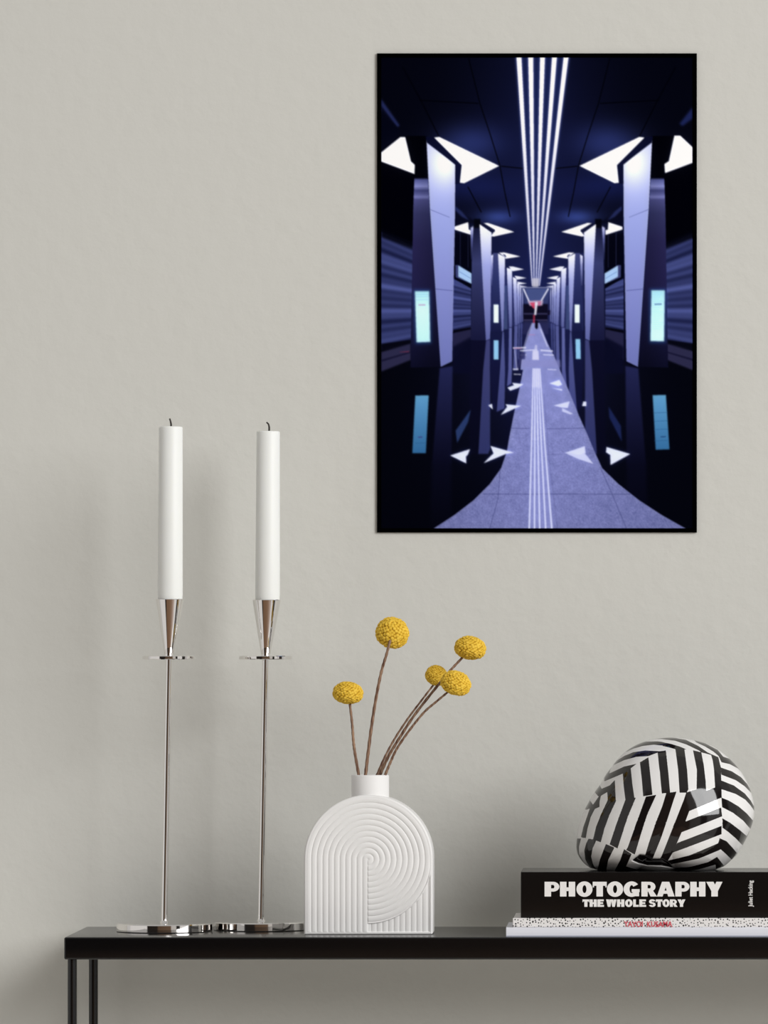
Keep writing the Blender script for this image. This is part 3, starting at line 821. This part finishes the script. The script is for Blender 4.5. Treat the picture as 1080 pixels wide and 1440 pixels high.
    both(Cc((618, 120), (642, 105), (636, 330), (622, 330)), 756.2, lambda q: p.poly(q, lit((190, 195, 240), (90, 98, 165), (20, 24, 60), 320, 366), 1, .8))
    both(Cc((640, 80), (684, 95), (722, 862), (620, 862), (628, 300)), 756.2, lambda q: p.poly(q, lit((14, 16, 45), (54, 60, 112), (22, 24, 62), 312, 478), 1, .5))
    both(Cc((640, 60), (684, 60), (682, 120), (640, 120)), 756.2, lambda q: p.poly(q, (3, 4, 14), 1, .8))
    both(Cc((678, 95), (757, 148), (748, 852), (720, 864)), 756.2, lambda q: p.poly(q, lit((248, 249, 255), (158, 166, 222), (92, 100, 168), 318, 478), 1, .5))
    both(Cc((700, 88), (735, 87), (907, 146), (772, 176), (752, 174), (778, 140)), 756.2, lambda q: p.poly(q, WH, 1, .45))
    both(Cc((698, 84), (780, 132), (778, 145), (757, 150), (690, 100)), 756.2, lambda q: p.poly(q, (12, 16, 48), .95, .4))
    # pillar 1 (near): axis differs slightly left/right
    AX1 = 758.4
    p.poly(A((28, 655), (155, 553), (187, 553), (226, 714), (252, 735), (250, 797), (28, 714)), WH, 1, .4)
    p.poly(B_((1052, 620), (970, 543), (932, 543), (895, 712), (866, 730), (870, 790), (1052, 722)), WH, 1, .4)
    both(A((188, 545), (330, 545), (345, 830), (248, 830), (250, 735), (226, 712)), AX1, lambda q: p.poly(q, (1, 1, 7), 1, .5))
    def dark_face(Xq, Yq):
        ys = [180, 250, 253, 262, 268, 273, 277, 281, 300, 340, 400, 480, 516]
        vals = [(2, 2, 9), (6, 7, 22), (80, 86, 150), (128, 134, 196), (62, 66, 122), (84, 88, 148), (112, 116, 180), (70, 72, 128), (48, 50, 96), (36, 34, 78), (30, 28, 70), (18, 18, 50), (11, 12, 36)]
        c = np.stack([np.interp(Yq, ys, [v[i] for v in vals]) for i in range(3)], -1)
        side_ = np.abs(Xq-AX1)
        sh = 0.82+0.25*np.clip((side_-150)/28, 0, 1)
        return c*sh[..., None]
    both(A((248, 820), (338, 820), (350, 1080))+Cc((420, 1037), (222, 1042), (240, 0)), AX1, lambda q: p.poly(q, dark_face, 1, .45))
    def light_face(Xq, Yq):
        c = lit((200, 206, 246), (158, 168, 222), (108, 117, 184), 190, 516)(Xq, Yq)
        d = np.exp(-(((np.abs(Xq-AX1)-133)/22)**2+((Yq-232)/30)**2))
        return c+d[..., None]*np.array([62, 58, 20.])
    both(A((328, 572), (517, 735), (515, 1080))+Cc((497, 1000), (421, 1037), (350, 0)), AX1, lambda q: p.poly(q, light_face, 1, .4))
    both(Cc((350, -5), (480, 48), (480, 52), (350, 0)), AX1, lambda q: p.poly(q, (90, 96, 160), .7, .3))
    both(Cc((385, 520), (500, 532), (500, 536), (385, 525)), AX1, lambda q: p.poly(q, (70, 76, 140), .7, .3))
    both(A((322, 548), (382, 555), (560, 735), (548, 862), (517, 862), (519, 735), (330, 590)), AX1, lambda q: p.poly(q, (8, 11, 40), 1, .45))
    both(A((378, 556), (412, 552), (807, 743), (576, 857), (548, 854), (560, 738)), AX1, lambda q: p.poly(q, WH, 1, .4))
    # lit screens on the near pillars
    p.add(Cc((240, 525), (355, 525), (362, 885), (252, 888)), (10, 30, 50), 2)
    p.add(Dd((765, 520), (880, 520), (875, 880), (765, 880)), (10, 30, 50), 2)
    p.poly(Cc((251, 538), (345, 537), (352, 872), (262, 875)), lit((170, 228, 238), (205, 248, 246), (190, 240, 246), 410, 482), 1, .8)
    p.poly(Dd((780, 532), (868, 532), (863, 868), (773, 866)), lit((170, 228, 238), (196, 244, 250), (205, 248, 250), 410, 482), 1, .8)
    for yy_ in (560, 575, 595): p.line(Cc((258, yy_), (338, yy_-2)), .8, (130, 190, 215), .5, .3)
    p.line(Cc((275, 628), (320, 628)), 2.2, (185, 130, 165), .7, .5)
    p.line(Dd((800, 624), (848, 622)), 2.2, (90, 120, 160), .8, .5)
    for yy_ in range(548, 800, 14): p.line(Dd((786, yy_), (830+(yy_ % 5)*7, yy_)), .7, (140, 205, 225), .5, .3)
    # central light lines in the ceiling
    tops = [(729.5, 7.0), (746.2, 7.0), (763.0, 6.8), (780.0, 6.8), (796.5, 6.8)]
    bots = [(748.6, 1.5), (751.2, 1.5), (753.8, 1.4), (756.2, 1.4), (758.4, 1.5)]
    p.poly([(726, 80), (800, 80), (759.5, 403), (748, 403)], (26, 40, 105), .45, 1.5)
    for (x0, w0), (x1, w1) in zip(tops, bots):
        p.poly([(x0-w0/2-1.5, 80), (x0+w0/2+1.5, 80), (x1+w1/2+.6, 398), (x1-w1/2-.6, 398)], (90, 105, 180), .45, 1.2)
        p.poly([(x0-w0/2, 76), (x0+w0/2, 76), (x1+w1/2, 402), (x1-w1/2, 402)], lit((248, 246, 252), (244, 243, 250), (190, 192, 225), 80, 404), 1, .35)
    p.poly(E((465, 330), (545, 330), (535, 440), (470, 440)), (205, 202, 212), .75, .7)
    # end of the hall
    p.poly(E((350, 430), (680, 430), (640, 620), (380, 620)), (48, 58, 110), 1, .8)
    p.poly(E((395, 450), (630, 450), (575, 582), (430, 582)), (66, 80, 138), 1, .5)
    p.line(E((340, 435), (680, 435)), 1.2, (170, 176, 215), .7, .5)
    p.line(E((368, 445), (432, 590)), 2.2, (215, 218, 240), .95, .5); p.line(E((650, 445), (568, 585)), 2.2, (215, 218, 240), .95, .5)
    p.poly(E((365, 620), (645, 620), (640, 835), (368, 835)), (12, 11, 34), 1, .8)
    p.poly(E((370, 720), (640, 720), (640, 740), (370, 740)), (60, 58, 100), .7, .5)
    p.poly(E((370, 795), (640, 795), (640, 808), (370, 808)), (80, 76, 125), .7, .5)
    p.poly(E((370, 808), (650, 808), (650, 960), (360, 960)), (40, 42, 88), .8, .9)
    p.poly(E((415, 585), (590, 580), (580, 635), (440, 640)), (205, 185, 215), .9, .8)
    p.poly(E((440, 605), (500, 600), (500, 680), (470, 660)), (215, 60, 95), .9, .7)
    p.poly(E((525, 590), (570, 590), (560, 640), (530, 640)), (190, 90, 130), .7, .7)
    p.poly(E((478, 740), (498, 740), (498, 850), (476, 850)), (190, 50, 80), .8, .6)
    p.poly(E((500, 600), (530, 600), (512, 742), (490, 745)), (225, 222, 238), .95, .6)
    p.poly(E((640, 690), (672, 690), (668, 745), (640, 745)), (14, 10, 34), .9, .7)
    # ---- floor reflections of pillars and screens
    def fade(c0, c1, y0, y1):
        c0 = np.array(c0, float); c1 = np.array(c1, float)
        return lambda Xq, Yq: c0+(c1-c0)*np.clip((Yq-y0)/(y1-y0), 0, 1)[..., None]
    both(Ff((415, -10), (500, -25), (492, 620), (365, 620)), 758, lambda q: p.poly(q, fade((32, 36, 84), (9, 10, 32), 518, 650), 1, 1))
    both(Ff((365, 600), (492, 600), (492, 1048), (350, 1048)), 758, lambda q: p.poly(q, fade((9, 10, 32), (4, 5, 17), 648, 742), .9, 2))
    both(Cc((720, 865), (748, 855))+Ff((748, 0), (748, 520), (735, 555), (668, 555), (700, 0)), 756, lambda q: p.poly(q, fade((62, 66, 124), (44, 50, 104), 480, 638), 1, .8))
    both(Cc((622, 865), (718, 865))+Ff((700, 0), (668, 555), (612, 555), (618, 0)), 756, lambda q: p.poly(q, fade((12, 13, 42), (7, 8, 28), 480, 638), 1, .8))
    both(Cc((828, 805), (838, 805))+Ff((848, 0), (842, 255), (790, 278), (812, 0)), 755, lambda q: p.poly(q, fade((82, 90, 156), (62, 68, 132), 470, 575), 1, .7))
    both(Cc((752, 805), (826, 805))+Ff((810, 0), (788, 278), (762, 240), (748, 0)), 755, lambda q: p.poly(q, fade((20, 24, 66), (14, 16, 52), 470, 575), 1, .8))
    both(Cc((872, 780), (892, 780))+Ff((892, 0), (888, 90), (858, 110), (866, 0)), 755, lambda q: p.poly(q, fade((96, 104, 172), (78, 84, 152), 462, 545), 1, .6))
    both(Cc((846, 790), (870, 790))+Ff((866, 0), (856, 110), (846, 110), (848, 0)), 755, lambda q: p.poly(q, (22, 26, 72), .9, .8))
    both(Cc((908, 765), (930, 765), (925, 1060), (900, 1060)), 754.6, lambda q: p.poly(q, (88, 96, 165), .9, .7))
    both(Cc((893, 765), (906, 765), (899, 1060), (893, 1060)), 754.6, lambda q: p.poly(q, (20, 24, 66), .8, .6))
    both(Cc((935, 755), (945, 755), (940, 1000), (932, 1000)), 754.6, lambda q: p.poly(q, (80, 88, 155), .9, .6))
    both(Cc((950, 750), (962, 750), (955, 960), (948, 960)), 754.6, lambda q: p.poly(q, (70, 78, 145), .9, .6))
    p.poly(Cc((771, 862), (803, 862), (803, 988), (771, 988)), (140, 200, 238), 1, .6)
    p.poly(Dd((278, 853), (310, 853), (313, 985), (281, 985)), (140, 200, 238), 1, .6)
    p.poly(Ff((254, 170), (342, 169), (323, 550), (234, 550)), fade((88, 158, 202), (44, 104, 160), 556, 637), 1, .7)
    p.poly(G((788, 168), (875, 166), (899, 525), (808, 528)), fade((88, 158, 202), (48, 110, 165), 556, 632), 1, .7)
    for yy_ in (285, 340, 395, 470): p.line(G((796, yy_), (888, yy_-4)), .7, (30, 80, 130), .6, .3)
    p.line(G((840, 443), (875, 441)), 1.2, (20, 50, 100), .8, .4)
    p.line(Ff((272, 446), (300, 444)), 1.8, (60, 60, 130), .8, .5); p.line(Ff((250, 485), (325, 482)), .7, (30, 80, 130), .6, .3)
    p.poly(Ff((620, 262), (602, 345), (530, 482), (520, 402)), (40, 62, 118), .9, .8)
    p.poly(G((497, 242), (578, 370), (584, 475), (502, 315)), (26, 38, 92), .9, .9)
    # ---- central granite path
    left_e = E((470, 835), (430, 950), (380, 1110), (345, 1260), (335, 1360))+Ff((965, 0), (940, 130), (905, 290), (875, 440), (858, 540), (820, 650), (745, 755), (640, 860), (510, 960), (372, 1050))
    right_e = G((1010, 1050), (850, 960), (700, 862), (560, 752), (455, 650), (400, 530), (350, 410), (300, 300), (240, 150), (175, 0))+E((770, 1340), (720, 1220), (640, 1060), (550, 835))
    gr = blur(rng.normal(0, 1, p.X.shape), 1.0); gr /= gr.std()
    gr2 = blur(rng.normal(0, 1, p.X.shape), 5.0); gr2 /= gr2.std()
    def path_c(Xq, Yq):
        t = np.clip((Yq-455)/285, 0, 1)[..., None]
        c = np.array([140, 147, 205.])*(1-t)+np.array([120, 126, 182.])*t
        j0 = int(round((Yq[0, 0]-p.Y[0, 0])*p.ss)); i0 = int(round((Xq[0, 0]-p.X[0, 0])*p.ss))
        gq = gr[j0:j0+Yq.shape[0], i0:i0+Xq.shape[1]]; g2 = gr2[j0:j0+Yq.shape[0], i0:i0+Xq.shape[1]]
        edge = np.clip((np.abs(Xq-758)-20)/200, 0, 1)*18
        return c+(gq*5*np.clip((Yq-500)/120, .3, 1)+g2*2.5-edge)[..., None]
    p.poly(left_e+right_e, path_c, 1, .5)
    # dark edge outside the path at the start
    p.line(E((470, 835), (420, 950), (375, 1110), (300, 1360)), 2.0, (190, 195, 232), .55, .6)
    p.line(E((560, 900), (640, 1100)), 1.6, (205, 208, 238), .8, .6)
    for a_, b_, w_ in (((250, 1115), (400, 1110), 2.2), ((330, 1145), (520, 1135), 1.6), ((560, 1140), (700, 1150), 2.2), ((590, 1190), (710, 1195), 1.5), ((330, 1195), (400, 1192), 1.4), ((640, 1355), (740, 1360), 1.2), ((260, 1410), (340, 1412), 1.4), ((250, 1355), (310, 1355), 2.0)):
        p.line(E(a_, b_), w_, (222, 224, 244), .8, .5)
    p.line(E((260, 1118), (350, 1118)), 1.4, (190, 110, 160), .6, .6)
    p.line(E((425, 965), (500, 965)), 1.4, (200, 120, 160), .5, .6)
    p.poly(E((318, 1160), (392, 1160), (385, 1240), (325, 1245)), (36, 38, 92), .8, .8)
    p.poly(E((300, 1240), (345, 1240), (325, 1340), (290, 1340)), (30, 32, 84), .8, .8)
    p.line(E((270, 1130), (295, 1360)), 1.6, (190, 195, 235), .6, .6)
    p.poly(E((500, 800), (532, 810), (532, 890), (516, 905), (498, 885)), (10, 8, 24), 1, .6)
    p.poly(E((350, 1250), (780, 1250), (790, 1330), (340, 1330)), (140, 142, 196), .5, 1.2)
    # joints of the paving
    jl = [(G((0, 820), (640, 822))), (Ff((700, 820), (1080, 822))), Ff((880, 385), (1010, 388)), G((90, 390), (345, 385)), Ff((815, 650), (800, 850), (745, 1048)), G((440, 640), (520, 820), (615, 1048)), G((90, 560), (400, 552)), G((70, 160), (105, 600), (160, 1048))]
    for i, q in enumerate(jl): p.line(q, .9, (58, 62, 116), .6 if i < 6 else .3, .4)
    # bright tactile strips
    tb = [(744.2, 2.4), (751.6, 2.4), (759.0, 2.4), (767.4, 2.4), (776.0, 2.6)]
    tp = [(749.8, 1.2), (752.2, 1.2), (754.6, 1.2), (756.9, 1.2), (759.2, 1.2)]
    tm = [(747.6, 2.0), (752.0, 2.0), (756.5, 2.0), (761.0, 2.0), (765.8, 2.0)]
    p.poly([(749, 518), (760, 518), (778, 743), (743, 743)], (150, 156, 215), .4, 1)
    for (a_, wa), (m_, wm), (b_, wb_) in zip(tp, tm, tb):
        p.poly([(a_-wa/2, 518), (a_+wa/2, 518), (m_+wm/2, 620), (m_-wm/2, 620)], (222, 226, 248), .95, .45)
        p.poly([(m_-wm/2, 620), (m_+wm/2, 620), (b_+wb_/2, 744), (b_-wb_/2, 744)], (212, 217, 245), .95, .45)
    p.poly([(749, 493), (757, 493), (758, 506), (748.5, 506)], (215, 215, 236), .9, .7)
    p.poly(E((500, 1080), (522, 1080), (530, 1220), (475, 1220)), (205, 206, 232), .7, .7)
    p.poly([(749, 518), (759.5, 518), (760.5, 545), (748.5, 545)], (225, 225, 244), .45, .8)
    # arrow shaped light reflections
    AW = (222, 228, 250)
    for q in (Ff((484, 566), (615, 524), (600, 560), (588, 572), (590, 618)), Ff((750, 503), (852, 532), (907, 547), (850, 556), (704, 617), (770, 552)), Ff((735, 235), (760, 225), (765, 262)),
              Ff((850, 228), (952, 238), (905, 258), (818, 298), (860, 245)), Ff((893, 86), (968, 94), (935, 118), (880, 138), (862, 118), (905, 102)),
              G((484, 510), (640, 556), (510, 628), (508, 562), (480, 545)), G((330, 210), (350, 210), (350, 240), (322, 240)),
              G((105, 90), (172, 66), (190, 98), (165, 108)), G((120, 120), (190, 128), (190, 138)), E((455, 0), (455, 0), (455, 0))):
        p.add(q, (20, 26, 60), 2.5); p.poly(q, AW, 1, .5)
    for q, al in ((G((203, 550), (340, 504), (345, 552), (300, 560)), .95), (G((215, 552), (340, 552), (398, 622), (300, 590)), .85), (G((133, 236), (240, 208), (228, 252), (190, 250)), .95), (G((190, 252), (262, 290), (245, 295), (190, 275)), .8)):
        p.poly(q, (215, 220, 248), al, .6)
    p.img = blur(p.img, 0.9)
    # bloom of the bright shapes
    lum = p.img@np.array([.3, .5, .2]); p.img = p.img*0.90+lum[..., None]*0.10*np.array([1.0, 1.05, 1.12])
    bright = np.clip(p.img-150, 0, 255)
    p.img = np.clip(p.img+blur(bright, 7)*np.array([.13, .14, .19])+blur(bright, 22)*np.array([.05, .06, .10]), 0, 255)
    return p
YPF = WALL_Y-0.003
px0, px1, py0, py1 = 530.2, 980.0, 75.0, 748.8
bw = 5.8
poster = thing('framed_poster', (wx(755, YPF), WALL_Y, wz(748.8, YPF)), 'black framed print of a dark blue metro station hall hanging on the wall', 'picture')
bm = bmesh.new()
x0, x1, z0, z1 = wx(px0, YPF), wx(px1, YPF), wz(py1, YPF), wz(py0, YPF); b_ = bw*(D+YPF)/F
box(bm, x0, x1, YPF, WALL_Y, z1-b_, z1); box(bm, x0, x1, YPF, WALL_Y, z0, z0+b_)
box(bm, x0, x0+b_, YPF, WALL_Y, z0+b_, z1-b_); box(bm, x1-b_, x1, YPF, WALL_Y, z0+b_, z1-b_)
obj_bm('frame', bm, M['frame'], poster)
pt = paint_print()
nu, nv = 440, 660
yp = YPF+0.0006
GX, GZ = np.meshgrid(np.linspace(x0+b_, x1-b_, nu), np.linspace(z1-b_, z0+b_, nv))
PXs = np.linspace(px0+bw, px1-bw, nu); PYs = np.linspace(py0+bw, py1-bw, nv)
PXg, PYg = np.meshgrid(PXs, PYs)
rgb = pt.sample(PXg, PYg)/255.0
rgb = np.where(rgb <= 0.04045, rgb/12.92, ((rgb+0.055)/1.055)**2.4)
rgb *= 1.03
co = np.stack([GX-poster.location.x, np.full_like(GX, yp-poster.location.y), GZ-poster.location.z], -1)
me = grid_mesh('print', co, nu, nv)
set_colors(me, rgb.reshape(-1, 3))
pr_o = link_mesh('print', me, M['print'], poster, smooth=False)
me.flip_normals() if me.polygons[0].normal.y > 0 else None

# ---------------------------------------------------------------- light
def area(name, loc, target, w, h, power, col):
    l = bpy.data.lights.new(name, 'AREA'); l.shape = 'RECTANGLE'; l.size = w; l.size_y = h; l.energy = power; l.color = col
    o = bpy.data.objects.new(name, l); C.objects.link(o); o.location = loc
    o.rotation_euler = (Vector(target)-Vector(loc)).to_track_quat('-Z', 'Y').to_euler()
    return o
tgt = Vector((-0.2, 0.2, 1.15))
az, el, dist = math.radians(46), math.radians(20), 11.0
area('window_light', tgt+Vector((math.sin(az)*math.cos(el), -math.cos(az)*math.cos(el), math.sin(el)))*dist, tgt, 5.8, 5.8, 1085, (1.0, 1.0, 1.0))

w = bpy.data.worlds.new('room_light'); sc.world = w; w.use_nodes = True
n, l = w.node_tree.nodes, w.node_tree.links
bg = n['Background']
tc = n.new('ShaderNodeTexCoord'); sp = n.new('ShaderNodeSeparateXYZ'); l.new(tc.outputs['Generated'], sp.inputs[0])
at = n.new('ShaderNodeMath'); at.operation = 'ARCTAN2'; l.new(sp.outputs['X'], at.inputs[0])
ng = n.new('ShaderNodeMath'); ng.operation = 'MULTIPLY'; ng.inputs[1].default_value = -1; l.new(sp.outputs['Y'], ng.inputs[0]); l.new(ng.outputs[0], at.inputs[1])
mr = n.new('ShaderNodeMapRange'); mr.inputs['From Min'].default_value = -PI; mr.inputs['From Max'].default_value = PI
l.new(at.outputs[0], mr.inputs['Value'])
cr = n.new('ShaderNodeValToRGB'); cr.color_ramp.interpolation = 'LINEAR'
els = [(0.0, (.40, .40, .41)), (0.26, (.46, .46, .47)), (0.27, (.58, .58, .59)), (0.395, (.60, .60, .61)), (0.40, (.014, .012, .011)), (0.465, (.018, .014, .012)), (0.475, (.08, .052, .035)),
       (0.555, (.11, .072, .048)), (0.56, (.42, .40, .39)), (0.59, (.45, .44, .43)), (0.595, (.012, .011, .010)), (0.615, (.012, .011, .010)), (0.62, (.60, .60, .61)), (0.675, (.60, .60, .61)), (0.68, (.025, .022, .020)), (0.715, (.03, .028, .026)), (0.725, (.46, .46, .47)), (1.0, (.42, .42, .43))]
e0, e1 = cr.color_ramp.elements[0], cr.color_ramp.elements[1]
e0.position = 0; e0.color = (*els[0][1], 1); e1.position = 1; e1.color = (*els[-1][1], 1)
els = [(p_, (q_[0]*1.03, q_[1], q_[2]*0.955)) for p_, q_ in els]
for pos, c_ in els[1:-1]:
    e = cr.color_ramp.elements.new(pos); e.color = (*c_, 1)
l.new(mr.outputs[0], cr.inputs[0])
# lighter overhead: a pale ceiling
zr = n.new('ShaderNodeMapRange'); zr.inputs['From Min'].default_value = 0.45; zr.inputs['From Max'].default_value = 0.7; zr.interpolation_type = 'SMOOTHSTEP'
l.new(sp.outputs['Z'], zr.inputs['Value'])
mx = n.new('ShaderNodeMix'); mx.data_type = 'RGBA'; mx.inputs['B'].default_value = (.40, .395, .385, 1)
l.new(zr.outputs[0], mx.inputs['Factor']); l.new(cr.outputs[0], mx.inputs['A'])
l.new(mx.outputs['Result'], bg.inputs['Color']); bg.inputs['Strength'].default_value = 1.1

# ---------------------------------------------------------------- camera
cam = bpy.data.cameras.new('camera'); co_ = bpy.data.objects.new('camera', cam); C.objects.link(co_)
co_.location = (0, -D, CAMZ); co_.rotation_euler = (PI/2, 0, 0)
cam.sensor_fit = 'VERTICAL'; cam.sensor_height = 24.0; cam.sensor_width = 18.0
cam.lens = F/1440*24.0
cam.shift_x = (540-VX)/1440; cam.shift_y = (VY-720)/1440
cam.clip_start = 0.1; cam.clip_end = 50
sc.camera = co_
